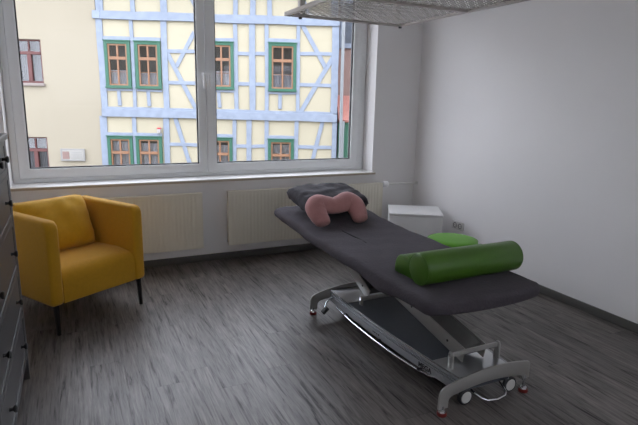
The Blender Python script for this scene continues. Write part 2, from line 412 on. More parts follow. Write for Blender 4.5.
# ------------------------------------------------------------------ stool
t = thing('stool', 'round green padded stool between the bench and the right wall', 'stool', (2.588, 3.005, 0))
H = .492; R_ = .190
t_prof = [(0, H-.065), (R_-.012, H-.065), (R_, H-.052), (R_+.002, H-.030), (R_-.004, H-.012), (R_-.022, H-.003), (R_-.06, H), (0, H+.003)]
s_ = MB().lathe(t_prof, n=48).build('seat', M['green2'], t, ang=60)
MB().tube([(R_*math.cos(i*PI/24)*.992, R_*math.sin(i*PI/24)*.992, H-.012) for i in range(48)]+[(R_*.992, 0, H-.012)], .0022, 6, cap=False).build('piping', M['green2'], s_)
MB().lathe([(0, H-.085), (.12, H-.085), (.12, H-.065), (0, H-.065)]).build('seat_plate', M['legblack'], t)
MB().cyl((0, 0, .10), (0, 0, H-.085), .022, n=20).build('column', M['chrome'], t)
for k in range(5):
    a = 2*PI*k/5+.2; c, s = math.cos(a), math.sin(a)
    l = MB(); l.tube([(c*.01, s*.01, .115), (c*.14, s*.14, .098), (c*.235, s*.235, .068)], [.018, .016, .012], 10); l.build('leg', M['chrome'], t)
    w = MB(); n_ = Vector((-s, c, 0)); p = Vector((c*.235, s*.235, .026))
    w.cyl(p-n_*.02, p-n_*.005, .026, n=18); w.cyl(p+n_*.005, p+n_*.02, .026, n=18); w.cyl(p-n_*.004, p+n_*.004, .012, n=12)
    w.tube([p+Vector((0, 0, .0)), p+Vector((0, 0, .045))], .0045, 8)
    w.build('caster', M['tyre'], t)

# ------------------------------------------------------------------ dresser
def dresser():
    x0, x1, y0, y1, Hh = -.798, -.295, 1.905, 2.962, 1.31
    t = thing('dresser', 'tall dark grey wooden chest of drawers at the left edge', 'dresser', ((x0+x1)/2, (y0+y1)/2, 0))
    cx, cy = (x0+x1)/2, (y0+y1)/2
    X0, X1, Y0, Y1 = x0-cx, x1-cx, y0-cy, y1-cy
    b = MB()
    b.box(X0+.01, X1-.030, Y0+.012, Y0+.03, .10, Hh-.028).box(X0+.01, X1-.030, Y1-.03, Y1-.012, .10, Hh-.028)
    b.box(X0, X0+.012, Y0+.03, Y1-.03, .10, Hh-.028).box(X0+.012, X1-.03, Y0+.03, Y1-.03, .128, .14)
    b.box(X1-.04, X1-.004, Y0+.04, Y1-.04, .128, .164)
    b.build('carcass', M['dresser'], t, bevel=.002)
    MB().box(X0-.006, X1+.012, Y0-.012, Y1+.012, Hh-.028, Hh).build('top', M['dresser'], t, bevel=.006, seg=3)
    for sx, xx in ((0, X0), (1, X1-.044)):
        for sy, yy in ((0, Y0), (1, Y1-.044)):
            p = MB(); tx = 0 if not sx else .0; q = .014
            r0 = [(xx, yy, Hh-.028), (xx+.044, yy, Hh-.028), (xx+.044, yy+.044, Hh-.028), (xx, yy+.044, Hh-.028)]
            r1 = [(a, b_, .11) for a, b_, _ in r0]
            ax, bx = (xx, xx+.044-q) if not sx else (xx+q, xx+.044)
            ay, by = (yy, yy+.044-q) if not sy else (yy+q, yy+.044)
            r2 = [(ax, ay, 0), (bx, ay, 0), (bx, by, 0), (ax, by, 0)]
            p.rings([r0, r1, r2]).build('leg', M['dresser'], t, bevel=.002)
    rows = [(1.125, 1.276, 2), (.893, 1.112, 1), (.634, .880, 1), (.406, .621, 1), (.168, .393, 1)]
    fr_ = MB()
    for z0, z1, n in rows: fr_.box(X1-.035, X1-.002, Y0+.04, Y1-.04, z0-.0115, z0-.0015)
    fr_.build('divider_rail', M['dresser'], t, smooth=False)
    ya, yb = Y0+.046, Y1-.046
    def drawer(a, b_, z0, z1, knobs):
        d = MB(); d.box(X1-.022, X1-.004, a, b_, z0, z1)
        # raised moulding framing a slightly sunk field
        m_ = .022
        d.box(X1-.004, X1-.001, a, b_, z0, z0+m_).box(X1-.004, X1-.001, a, b_, z1-m_, z1).box(X1-.004, X1-.001, a, a+m_, z0+m_, z1-m_).box(X1-.004, X1-.001, b_-m_, b_, z0+m_, z1-m_)
        d.box(X0+.03, X1-.022, a+.012, b_-.012, z0+.01, z1-.03)
        o = d.build('drawer', M['dresser'], t, smooth=False)
        for k in knobs:
            Mx = Matrix.Rotation(rad(90), 4, 'Y')
            MB().lathe([(0, 0), (.009, 0), (.007, .008), (.007, .014), (.014, .020), (.0165, .025), (.014, .030), (0, .032)], (X1-.006, k, (z0+z1)/2), 18, Mx).build('knob', M['knob'], o)
    for z0, z1, n in rows:
        if n == 2:
            mid = (ya+yb)/2
            drawer(ya, mid-.006, z0, z1, (ya+.12, mid-.12)); drawer(mid+.006, yb, z0, z1, (mid+.12, yb-.13))
        else:
            drawer(ya, yb, z0, z1, ((ya+yb)/2-.275, (ya+yb)/2+.300))
dresser()

# ------------------------------------------------------------------ armchair
def armchair():
    t = thing('armchair', 'mustard yellow upholstered armchair with black legs in front of the radiator', 'armchair', (.120, 3.600, 0), rad(32.2))
    W_, D_, Z0, Z1 = .354, .71, .198, .745
    for s in (-1, 1):
        def outline(ins):
            return rrect(.0+ins, D_-.03-ins, Z0+ins, Z1-ins, .03, 8, (.03, .05, .055, .03))
        # outline: (y, z); the front upper corner is strongly rounded (index 2 = low y, high z)
        xa, xb = W_-.082, W_
        e = .018; rs = []
        for (x, ins) in ((xa, e), (xa+e*.3, e*.3), (xa+e, 0), (xb-e, 0), (xb-e*.3, e*.3), (xb, e)):
            rs.append([(s*x, y, z) for y, z in outline(ins)])
        MB().rings(rs).build('arm', M['yellow'], t, ang=60)
    b = MB(); e = .024; rs = []
    for (y, ins) in ((D_-.115, e), (D_-.115+e*.3, e*.3), (D_-.115+e, 0), (D_-e, 0), (D_-e*.3, e*.3), (D_, e)):
        rs.append([(x, y+.028*(z-Z0), z) for x, z in rrect(-W_+.02+ins, W_-.02-ins, Z0+ins, Z1+.006-ins, .05, 8)])
    b.rings(rs).build('backrest', M['yellow'], t, ang=60)
    # seat block between the arms: rounded front edge, slightly crowned
    st = MB(); w = W_-.083
    prof = [(.012, Z0+.006), (.006, Z0+.02), (.008, .34), (.016, .385), (.040, .414), (.080, .428), (.20, .438), (.40, .430), (.60, .415), (.60, Z0+.006)]
    rs = []
    for i in range(9):
        u = -1+2*i/8; c = 1-abs(u)**4
        rs.append([(u*w, y, z-(.010*(1-c) if z > .35 else 0)) for y, z in prof])
    st.rings(rs).build('seat', M['yellow'], t, bevel=0, ang=50)
    for s in (-1, 1):
        for y, dy in ((.035, -.012), (D_-.07, .03)):
            MB().rings([[(s*(.315)+a*.013, y+b_*.013, Z0+.01) for a, b_ in ((-1, -1), (1, -1), (1, 1), (-1, 1))],
                        [(s*(.318)+a*.010, y+dy+b_*.010, 0) for a, b_ in ((-1, -1), (1, -1), (1, 1), (-1, 1))]]).build('leg', M['legblack'], t, bevel=.002)
    return t
ch = armchair()

def pillow_mesh(w, h, t, nu=26, nv=22, pw=.42, wr=0., seed=1, corner=.04, rnd_c=.14):
    rnd = random.Random(seed); ph = [rnd.uniform(0, 6.28) for _ in range(8)]
    g = MB()
    def surf(sgn):
        def f(u, v):
            a, b = 2*u-1, 2*v-1
            th = (max(0, 1-abs(a)**2.6)*max(0, 1-abs(b)**2.6))**pw
            # edges pull in between the corners
            x = a*w/2*(1-corner*(1-b*b))*math.sqrt(1-rnd_c*b**4); y = b*h/2*(1-corner*(1-a*a))*math.sqrt(1-rnd_c*a**4)
            z = sgn*t/2*th
            if wr:
                z += wr*th**.5*(math.sin(9*a+4*b+ph[0])*.5+math.sin(-5*a+11*b+ph[1])*.5+.6*math.sin(17*a*b+ph[2]))
            return (x, y, z)
        return f
    g.grid(surf(1), nu, nv); g.grid(surf(-1), nu, nv)
    bmesh.ops.remove_doubles(g.bm, verts=g.bm.verts, dist=1e-5)
    return g
# loose back cushion, leaning on the backrest
cu = pillow_mesh(.54, .40, .18, pw=.40, wr=.0045, seed=5, corner=.05)
cm = cu.build('cushion', M['yellow2'], ang=70)
lc = Vector((-.01, .478, .600))
R32 = Matrix.Rotation(rad(32.2), 4, 'Z')
cm.matrix_world = Matrix.Translation(Vector((.120, 3.600, 0))+R32 @ lc) @ R32 @ Matrix.Rotation(rad(68), 4, 'X')
tag(cm, 'mustard yellow loose back cushion leaning inside the armchair', 'cushion')

# ------------------------------------------------------------------ treatment bench
BX, BY0, BY1 = 1.832, 1.770, 3.93
HW = .382
def bench_dz(y):                      # the head section is tilted up a little
    s = max(0, min(1, (y-3.05)/.35)); s = s*s*(3-2*s)
    return .010*(y-1.79)/2 + s*.055*max(0, y-3.1)
def bench():
    t = thing('treatment_bench', 'height adjustable physiotherapy bench with dark grey terry cover', 'treatment bench', (BX, 2.46, 0))
    oy = 2.46
    zt, zb = .580, .505
    # padded top: cross-sections lofted along the bench
    def plan(d, r=.06):                      # half width at distance d from an end
        return HW-r+math.sqrt(max(0, r*r-(r-d)**2)) if d < r else HW
    st = [0, .004, .012, .026, .045, .07, .10, .13, .16]+[.16+(2.14-.32)*i/40 for i in range(1, 40)]+[2.14-v for v in (.16, .13, .10, .07, .045, .026, .012, .004, 0)]
    rnd = random.Random(3); ph = [rnd.uniform(0, 6.28) for _ in range(6)]
    rs = []; n = 11
    for d in st:
        y = BY0+d; dn = min(d, 2.14-d); w = plan(dn) if d < 1 else plan(dn, .05)
        w = w-0
        # bulge of the near end
        th = (zt-zb)/2; k = math.sqrt(max(.0, 1-(1-min(1, dn/.035))**2)); hh = th*(.25+.75*k); zc = (zt+zb)/2+bench_dz(y)
        e = min(.036, hh*.97)
        ring = []
        for (sx, sz, a0) in ((1, -1, -90), (1, 1, 0), (-1, 1, 90), (-1, -1, 180)):
            for i in range(6):
                a = rad(a0+90*i/5); ring.append((sx*(w-e)+e*math.cos(a), sz*(hh-e)+e*math.sin(a)))
            if sx == 1 and sz == 1:
                for i in range(1, 14): ring.append(((w-e)*(1-2*i/14), hh+.004*(1-(1-2*i/14)**2)*k))
            if sx == -1 and sz == -1:
                for i in range(1, 8): ring.append((-(w-e)*(1-2*i/8), -hh))
        pts = []
        for x, z in ring:
            zz = zc+z; wv = 0
            if z > 0:
                hd = max(0, min(1, (y-3.0)/.4))
                wv = .0016*math.sin(31*y+9*x+ph[0])+.0016*math.sin(-17*y+23*x+ph[1])+hd*.0035*(math.sin(22*y-30*x+ph[2])+math.sin(40*x+9*y+ph[3]))*.6
            sx_ = 1+.006*math.sin(13*y+ph[4])*(abs(x) > w*.8)+.004*math.sin(29*y+ph[5])*(abs(x) > w*.8)
            if x < -.2 and z < .02: zz -= .028*math.exp(-((y-2.27)/.16)**2)*min(1, (-x-.2)/.08)   # cover hangs lower here
            cv = .055*(abs(x)/HW)**2.4*max(0, 1-d/.45) if d < .45 else 0      # the foot end is bowed
            pts.append((x*sx_, y+cv-oy, zz+wv))
        rs.append(pts)
    top = MB().rings(rs).build('padded_top', M['cover'], t, ang=70)
    top['label'] = 'charcoal terry covered top'
    # nose slit in the head section
    g = MB()
    rs = []
    for i in range(13):
        u = i/12; y = 2.82+.34*u; hw = .0055*math.sin(PI*min(1, max(.03, u)))**.6
        z = zt+bench_dz(y)+.0045
        x = 1.708+.004*math.sin(5*u)-BX
        rs.append([(x-hw, y-oy, z-.004), (x+hw, y-oy, z-.004), (x+hw, y-oy, z+.0015), (x-hw, y-oy, z+.0015)])
    g.rings(rs).build('nose_slit', M['slot'], top)
    # upper frame
    u = MB(); z0, z1 = .445, .507
    for x in (-.22, .20): u.box(x, x+.04, 1.98-oy, 3.0-oy, z0, z1)
    for y in (1.98, 2.5, 2.96): u.box(-.18, .20, y-oy, y+.04-oy, z0+.005, z1-.006)
    u.build('upper_frame', M['greylac'], t, bevel=.004)
    h_ = MB()
    for x in (-.20, .17):
        h_.obox((x+.015, 3.36-oy, .497+.010), (.015, 0, 0), (0, .36, .0105), (0, -.0004, .016))
    h_.build('head_section_frame', M['greylac'], t, bevel=.003)
    # lifting arms
    def lift(y0, za, y1, zb_, xa, xb, th, nm='lift_arm'):
        d = Vector((0, y1-y0, zb_-za)); L_ = d.length; d.normalize(); nrm = Vector((0, -d.z, d.y))
        b = MB(); c = Vector(((xa+xb)/2-BX, (y0+y1)/2-oy, (za+zb_)/2))
        b.obox(c, Vector(((xb-xa)/2, 0, 0)), d*L_/2, nrm*th/2)
        o = b.build(nm, M['armshade'], t, bevel=.005)
        # cheek plates on both sides
        for s in (-1, 1):
            b = MB(); b.obox(c+Vector((s*((xb-xa)/2+.004), 0, -.004)), Vector((.004, 0, 0)), d*(L_/2+.03), nrm*(th/2+.012))
            b.build('cheek_plate', M['greylac'], o, bevel=.003)
        for q in (.12, .52, .9):
            h = MB()
            p = Vector((xa-BX-.0085, y0+(y1-y0)*q-oy, za+(zb_-za)*q)); h.cyl(p, p-Vector((.003, 0, 0)), .007, n=12)
            h.build('bolt', M['tyre'], o)
    lift(1.92, .225, 2.76, .390, 1.770, 1.905, .060)
    lift(2.84, .235, 3.30, .440, 1.745, 1.935, .060)
    # base: bowed box with aluminium side rails and a dark deck
    xa, xb, ya, yb = 1.615-BX, 2.035-BX, 1.79-oy, 3.125-oy
    def bow(y, s=-1):                  # local x of the outer face at local y
        q = .055*((y+oy-2.75)/.95)**2
        return 1.600-BX+q if s < 0 else 2.050-BX-q
    yst = [ya+(yb-ya)*i/20 for i in range(21)]
    MB().rings([[(bow(y)+.004, y, .088), (bow(y, 1)-.004, y, .088), (bow(y, 1)-.004, y, .165), (bow(y)+.004, y, .165)] for y in yst]).build('base_box', M['darkdeck'], t)
    for s in (-1, 1):
        pr = [(0, .086), (.006, .086), (.006, .168), (.002, .168), (0, .166), (0, .148), (.0025, .146), (.0025, .142), (0, .140), (0, .134), (.0025, .132), (.0025, .129), (0, .127)]
        sr_ = MB().rings([[(bow(y, s)-s*px, y, z) for px, z in pr] for y in yst]).build('side_rail', M['alu'], t, ang=20)
        for z_, h__ in ((.1655, .0034), (.1440, .0020), (.1300, .0016)):
            MB().rings([[(bow(y, s)+s*.0015, y, z_-h__), (bow(y, s)-s*.0015, y, z_-h__), (bow(y, s)-s*.0015, y, z_+h__), (bow(y, s)+s*.0015, y, z_+h__)] for y in yst]).build('bright_strip', M['chrome'], sr_, smooth=False)
    # end decks, lighter metal
    for y0, y1 in ((1.795, 1.99), (2.86, 3.115)):
        MB().rings([[(bow(y_)+.007, y_, .160), (bow(y_, 1)-.007, y_, .160), (bow(y_, 1)-.007, y_, .1672), (bow(y_)+.007, y_, .1672)] for y_ in [y0-oy+(y1-y0)*k/4 for k in range(5)]]).build('end_deck', M['steel'], t)
    # brackets: two uprights and a cross bar
    for yy, zt_ in ((1.885, .262), (2.80, .228)):
        for x in (1.676, 1.990):
            k = MB()
            poly = [(yy-.017-oy, .158), (yy+.017-oy, .158), (yy+.017-oy, zt_-.015), (yy+.011-oy, zt_-.003), (yy-oy, zt_), (yy-.011-oy, zt_-.003), (yy-.017-oy, zt_-.015)]
            k.prism(poly, 'x', x-BX-.006, x-BX+.006)
            kb = k.build('arm_bracket', M['greylac'], t, bevel=.002)
            s = -1 if x < 1.8 else 1
            MB().cyl((x-BX+s*.006, yy-oy, zt_-.02), (x-BX+s*.0105, yy-oy, zt_-.02), .010, n=14).build('bolt', M['chrome'], kb)
        MB().box(1.682-BX, 1.984-BX, yy-.006-oy, yy+.006-oy, zt_-.032, zt_-.006).build('cross_bar', M['greylac'], t, bevel=.004)
    # arched end plates with adjustable feet
    def endplate(y, xl, xr, nm):
        N_ = 22; up = []
        zc = .196; zl = .150; zr_ = .172; zb_ = .078
        for i in range(N_+1):
            v = i/N_; x = xl+.040+(xr-xl-.048)*v; up.append((x, zl+(zr_-zl)*v+(zc-(zl+zr_)/2)*math.sin(PI*v)**.85))
        out = [(xl, .034), (xl+.058, .034), (xl+.058, .070), (xl+.064, .085), (xl+.080, .094)]
        for i in range(1, 10):
            v = i/10; x = xl+.080+(xr-xl-.150)*v; out.append((x, .094+.010*v+.022*math.sin(PI*v)))
        out += [(xr-.064, .103), (xr-.054, .097), (xr-.050, .090), (xr-.050, zb_), (xr, zb_), (xr, zr_-.010)]
        out += up[::-1]
        out += [(xl+.024, zl-.008), (xl+.010, zl-.022), (xl+.002, zl-.042), (xl, zl-.060)]
        poly = [(a-BX, b_) for a, b_ in out]
        MB().prism(poly, 'y', y-.006-oy, y+.006-oy).build(nm, M['greylac'], t, bevel=.0025)
        for x in (xl+.026, xr-.026):
            f = MB(); f.cyl((x-BX, y-oy, .020), (x-BX, y-oy, .050 if x < (xl+xr)/2 else .096), .008, n=12); f.lathe([(0, .018), (.020, .018), (.017, .026), (.010, .030), (0, .031)], (x-BX, y-oy, 0), 18)
            fo = f.build('levelling_foot', M['chrome'], t)
            q = MB().lathe([(0, 0), (.024, 0), (.026, .006), (.022, .018), (0, .019)], (x-BX, y-oy, 0), 20).build('foot_pad', M['red'], fo)
            q['label'] = 'red rubber foot'
    endplate(1.775, 1.522, 2.118, 'end_plate'); endplate(3.135, 1.452, 2.085, 'end_plate')
    # casters
    for x, y in ((1.714, 1.803), (2.015, 1.803), (1.712, 3.06), (1.985, 3.06)):
        w = MB(); Mx = Matrix.Rotation(rad(90), 4, 'X')
        w.lathe([(0, -.012), (.038, -.012), (.043, -.007), (.043, .007), (.038, .012), (0, .012)], (x-BX, y-oy, .044), 26, Mx)
        wo = w.build('caster', M['tyre'], t)
        MB().lathe([(0, -.0145), (.029, -.0145), (.033, -.011), (.033, .011), (.029, .0145), (0, .0145)], (x-BX, y-oy, .044), 24, Mx).build('wheel_disc', M['wheel'], wo)
        MB().box(x-BX-.014, x-BX+.014, y+.014-oy, y+.020-oy, .030, .096).build('caster_fork', M['chrome'], wo, bevel=.001)
    # U-shaped lever at the near end
    xs, xe = 1.768-BX, 1.955-BX
    MB().tube([(xs-.01, 1.86-oy, .072), (xs, 1.80-oy, .058), (xs+.012, 1.755-oy, .045), (xs+.035, 1.735-oy, .038), ((xs+xe)/2, 1.728-oy, .034), (xe-.035, 1.735-oy, .038), (xe-.012, 1.755-oy, .045), (xe, 1.80-oy, .058), (xe+.01, 1.86-oy, .072)], .0065, 10).build('brake_lever', M['chrome'], t)
    # chromed foot control rail along the window-left side
    x0 = 1.588-BX
    pts = [(bow(3.02-oy)+.01, 3.03-oy, .094), (x0+.012, 3.005-oy, .090), (x0, 2.97-oy, .086), (x0-.014, 2.75-oy, .084), (x0-.014, 2.5-oy, .082), (x0-.002, 2.25-oy, .080), (x0+.022, 2.08-oy, .079), (x0+.040, 1.99-oy, .079), (x0+.058, 1.955-oy, .082), (bow(1.94-oy)+.012, 1.935-oy, .090)]
    MB().tube(pts, .0065, 10).build('foot_rail', M['chrome'], t)
    for y in (2.86, 2.44, 2.06): MB().box(bow(y-oy)-.026, bow(y-oy)+.008, y-.008-oy, y+.008-oy, .080, .092).build('rail_support', M['tyre'], t, bevel=.002)
    # small pedal at the far left corner
    p = MB(); p.tube([(xa-.01, 3.045-oy, .140), (xa-.05, 3.040-oy, .137), (xa-.085, 3.025-oy, .122), (xa-.108, 3.005-oy, .092)], .006, 10)
    po = p.build('pedal', M['chrome'], t)
    MB().obox((xa-.112, 2.995-oy, .078), (.020, 0, .018), (0, .018, 0), (-.007, 0, .009)).build('pedal_pad', M['tyre'], po, bevel=.005, seg=3)
    # lettering on the near end of the side rail
    def text(body, size, y, z, m, nm):
        cu_ = bpy.data.curves.new(nm, 'FONT'); cu_.body = body; cu_.size = size; cu_.extrude = .0006; cu_.offset = .0012; cu_.align_x = 'LEFT'
        tmp = bpy.data.objects.new('tmp', cu_); C.objects.link(tmp)
        bpy.context.view_layer.update()
        me = bpy.data.meshes.new_from_object(tmp.evaluated_get(bpy.context.evaluated_depsgraph_get()))
        bpy.data.objects.remove(tmp); bpy.data.curves.remove(cu_)
        # text runs towards -y on a face that looks to -x
        me.transform(Matrix(((0, 0, -1, -.0008), (-1, 0, 0, y-oy), (0, 1, 0, z), (0, 0, 0, 1))))
        for v in me.vertices: v.co.x += bow(v.co.y)
        me.materials.clear(); me.materials.append(m)
        o = bpy.data.objects.new(nm, me); C.objects.link(o); o.parent = t; return o
    text('MEGA', .038, 2.085, .093, M['ink'], 'lettering')['label'] = 'black lettering'
    em = MB(); rr_ = random.Random(2)
    for i in range(4):
        for j in range(3):
            if (i+j) % 2 == 0 or i == 1:
                a = 1.952-.018*i; z = .094+.0105*j
                em.obox((bow(a-oy)-.001, a-oy-.004*j, z+.004), (.0008, 0, 0), (0, .0085, 0), (0, .002, .0042))
    em.build('emblem', M['emblem'], t, smooth=False)
    e2 = MB()
    for i in range(4): e2.box(bow(2.515-.020*i-oy)-.0016, bow(2.515-.020*i-oy)-.0004, 2.515-.020*i-oy, 2.527-.020*i-oy, .106, .113+.003*(i % 2))
    e2.build('type_mark', M['ink'], t, smooth=False)
    return t
bench()

# rolls on the foot end of the bench
def roll(name, label, y, r, x0, x1, z0, half, rotz):
    cx = (x0+x1)/2; L_ = (x1-x0)/2
    t = thing(name, label, 'bolster', (cx, y, z0), rotz)
    if not half:
        prof = [(0, -L_), (r-.012, -L_), (r-.004, -L_+.004), (r, -L_+.012), (r, L_-.012), (r-.004, L_-.004), (r-.012, L_), (0, L_)]
        o = MB().lathe(prof, (0, 0, r), 48, Matrix.Rotation(rad(90), 4, 'Y')).build('body', M['green'], t, ang=60)
        for s in (-1, 1):
            MB().tube([(s*(L_-.004), (r-.003)*math.cos(2*PI*i/40), r+(r-.003)*math.sin(2*PI*i/40)) for i in range(41)], .0024, 6, cap=False).build('piping', M['green'], t)
    else:
        pts = [(-r, .006), (-r+.004, 0), (r-.004, 0), (r, .006)]+[(r*math.cos(rad(a)), .006+(r*1.34-.006)*math.sin(rad(a))**.7) for a in range(8, 180, 8)]
        q = .006
        def sh(k): return [(y_*(1-k), .05*k*0+z_*(1-k)+k*.03) for y_, z_ in pts]
        MB().rings([[(-L_, a, b) for a, b in sh(.08)], [(-L_+q*.4, a, b) for a, b in sh(.02)], [(-L_+q, a, b) for a, b in pts], [(L_-q, a, b) for a, b in pts], [(L_-q*.4, a, b) for a, b in sh(.02)], [(L_, a, b) for a, b in sh(.08)]]).build('body', M['green'], t, ang=60)
        for s in (-1, 1):
            MB().tube([(s*(L_-.005), a*.985, b*.985+.001) for a, b in pts+pts[:1]], .0022, 6, cap=False).build('piping', M['green'], t)
    return t
zr = .585+.003
roll('bolster', 'green cylindrical bolster lying across the foot end of the bench', 2.040, .083, 1.545, 2.200, zr, False, rad(1))
roll('half_bolster', 'low green half round bolster tucked behind the cylindrical one', 2.198, .083, 1.568, 2.130, zr, True, rad(1))

# grey pillow at the head end
pl = pillow_mesh(.57, .40, .17, nu=34, nv=28, pw=.25, wr=.006, seed=11, corner=.035, rnd_c=.04)
po = pl.build('pillow', M['pillow'], ang=70)
po.location = (1.832, 3.66, .735); po.rotation_euler = (rad(10), rad(0), rad(3))
tag(po, 'dark grey crumpled pillow at the head end of the bench', 'pillow')

# pink horseshoe neck cushion
def neck():
    # centre line in its own plane (x across, z up), legs pointing down; fat rounded ends
    path = [(-.150, .040), (-.158, .085), (-.156, .140), (-.120, .176), (-.062, .168), (0, .156), (.062, .170), (.120, .184), (.156, .148), (.160, .088), (.154, .042)]
    rr = [.061, .069, .079, .079, .070, .064, .070, .079, .079, .069, .061]
    # smooth with Catmull-Rom
    P = []; Rr = []
    n = len(path)
    for i in range(n-1):
        p0, p1, p2, p3 = path[max(i-1, 0)], path[i], path[i+1], path[min(i+2, n-1)]
        for k in range(6):
            u = k/6
            f = lambda a, b, c, d: .5*((2*b)+(-a+c)*u+(2*a-5*b+4*c-d)*u*u+(-a+3*b-3*c+d)*u**3)
            P.append((f(p0[0], p1[0], p2[0], p3[0]), 0, f(p0[1], p1[1], p2[1], p3[1]))); Rr.append(rr[i]+(rr[i+1]-rr[i])*u)
    P.append((path[-1][0], 0, path[-1][1])); Rr.append(rr[-1])
    # rounded ends
    a0 = P[0]; a1 = P[-1]
    pre = [(a0[0], 0, a0[2]-d) for d in (.036, .033, .025, .012)]; prr = [.016, .044, .055, .059]
    suf = [(a1[0], 0, a1[2]-d) for d in (.012, .025, .033, .036)]; srr = [.059, .055, .044, .016]
    return MB().tube(pre+P+suf, prr+Rr+srr, 18)
nk = neck().build('neck_cushion', M['pink'], ang=80)
nk.matrix_world = Matrix.Translation((1.758, 3.245, .622)) @ Matrix.Rotation(rad(2), 4, 'Z') @ Matrix.Rotation(rad(-50), 4, 'X') @ Matrix.Diagonal((1.06, .74, 1.08, 1))
tag(nk, 'dusty pink horseshoe shaped neck cushion propped on the grey pillow', 'neck cushion')

# ------------------------------------------------------------------ sling grid hanging from the ceiling
def sling_grid():
    rot = rad(6)
    t = thing('sling_grid', 'suspended metal frame with wire mesh hanging above the bench', 'mesh frame', (1.716, 4.345, 2.2), 0)
    Wd, Lm = 1.18, .965; Lt = 2*Lm+.10; b = .030
    def bar(x0, x1, y0, y1): MB().box(x0, x1, y0, y1, 0, .032).build('frame_bar', M['frame'], t, bevel=.003)
    bar(0, Wd, -b, 0); bar(0, Wd, -Lt, -Lt+b); bar(0, b, -Lt+b, -b); bar(Wd-b, Wd, -Lt+b, -b); bar(b, Wd-b, -Lm-b/2, -Lm+b/2)
    # crimped wire weave, one panel per bay
    def panel(y0, y1):
        p = .044; nx = int((Wd-2*b)/p); ny = int((y1-y0)/p); amp = .0032; r = .0027; g = MB()
        X0 = b-.004
        for i in range(nx+1):
            x = X0+i*(Wd-2*b+.008)/nx
            g.tube([(x, y0-.004+(y1-y0+.008)*k/ny, .018+amp*(1 if (i+k) % 2 else -1)) for k in range(ny+1)], r, 4, cap=False)
        for k in range(ny+1):
            y = y0-.004+(y1-y0+.008)*k/ny
            g.tube([(X0+i*(Wd-2*b+.008)/nx, y, .018-amp*(1 if (i+k) % 2 else -1)) for i in range(nx+1)], r, 4, cap=False)
        g.build('wire_mesh', M['galv'], t, ang=80)
    panel(-Lm+b/2, -b); panel(-Lt+b, -Lm-b/2)
    for x, y in ((.150, -.03), (Wd-.06, -.03), (.150, -Lt+.03), (Wd-.06, -Lt+.03)):
        MB().box(x-.026, x+.026, y-.026, y+.026, .036, ZC-2.2).build('hanger_post', M['frame'], t, bevel=.003)
    for x, y in ((.145, -.014), (Wd-.010, -.025), (.02, -Lt+.02), (Wd-.015, -Lt+.02)):
        MB().cyl((x, y, .004), (x, y, -.014), .015, n=14).build('cap_nut', M['tyre'], t)
sling_grid()

# ------------------------------------------------------------------ across the street
FA = rad(-22); FD = Vector((math.cos(FA), math.sin(FA), 0))
FB = Vector((3.227, 14.332, 0))     # facade origin; local x runs along the facade, local y away from us
GZ = -3.6                           # street level
half = thing('half_timbered_house', 'cream half-timbered house with light blue beams across the street', 'house', (FB.x, FB.y, 0), FA)
half.location.z = 0
FX0, FX1, FT = -2.62, 3.74, 4.5
def holes_wall(x0, x1, z0, z1, y0, y1, holes):
    xs = sorted({x0, x1, *[h[0] for h in holes], *[h[1] for h in holes]}); zs = sorted({z0, z1, *[h[2] for h in holes], *[h[3] for h in holes]})
    g = MB()
    for a, b in zip(xs, xs[1:]):
        for c, d in zip(zs, zs[1:]):
            m_ = ((a+b)/2, (c+d)/2)
            if any(h[0] < m_[0] < h[1] and h[2] < m_[1] < h[3] for h in holes): continue
            g.box(a, b, y0, y1, c, d)
    return g
WU = [(-2.46, -1.79, 1.71, 2.93), (-1.675, -1.00, 1.71, 2.93), (.26, .925, 1.74, 2.97), (1.855, 2.605, 1.72, 2.99)]
WLo = [(-2.53, -1.85, -.80, .44), (-1.765, -1.06, -.80, .44), (.17, .86, -.80, .44), (1.84, 2.56, -.80, .43)]
holes = [(a+.03, b-.03, c+.03, d-.03) for a, b, c, d in WU+WLo]
holes_wall(FX0+.02, FX1-.02, GZ, FT, .02, .30, holes).build('facade_wall', M['cream'], half, smooth=False)
MB().box(FX0+.02, FX1-.02, .3, 6., GZ, FT).build('house_body', M['roomdark'], half, smooth=False)
# roof with eaves
MB().rings([[(FX0-.1, -.35, FT-.05), (FX0-.1, 3.2, FT+1.3), (FX0-.1, 6.4, FT-.05)], [(FX1+.1, -.35, FT-.05), (FX1+.1, 3.2, FT+1.3), (FX1+.1, 6.4, FT-.05)]]).build('roof', M['roof'], half, smooth=False)
rt = random.Random(4)
def tim(kind, x0, z0, x1, z1, w, y0=-.015, dep=.05):
    a = Vector((x0, 0, z0)); b_ = Vector((x1, 0, z1)); d = (b_-a); L_ = d.length; d.normalize(); n = Vector((-d.z, 0, d.x))
    g = MB(); k = max(2, int(L_/.5)); rs = []
    for i in range(k+1):
        p = a+d*L_*i/k; j = rt.uniform(-.007, .007); ww = w/2*rt.uniform(.95, 1.05)
        q0, q1 = p+n*(ww+j), p-n*(ww-j)
        rs.append([(q0.x, y0, q0.z), (q1.x, y0, q1.z), (q1.x, y0+dep, q1.z), (q0.x, y0+dep, q0.z)])
    g.rings(rs).build(kind, M['timber'], half, bevel=.004, seg=1)
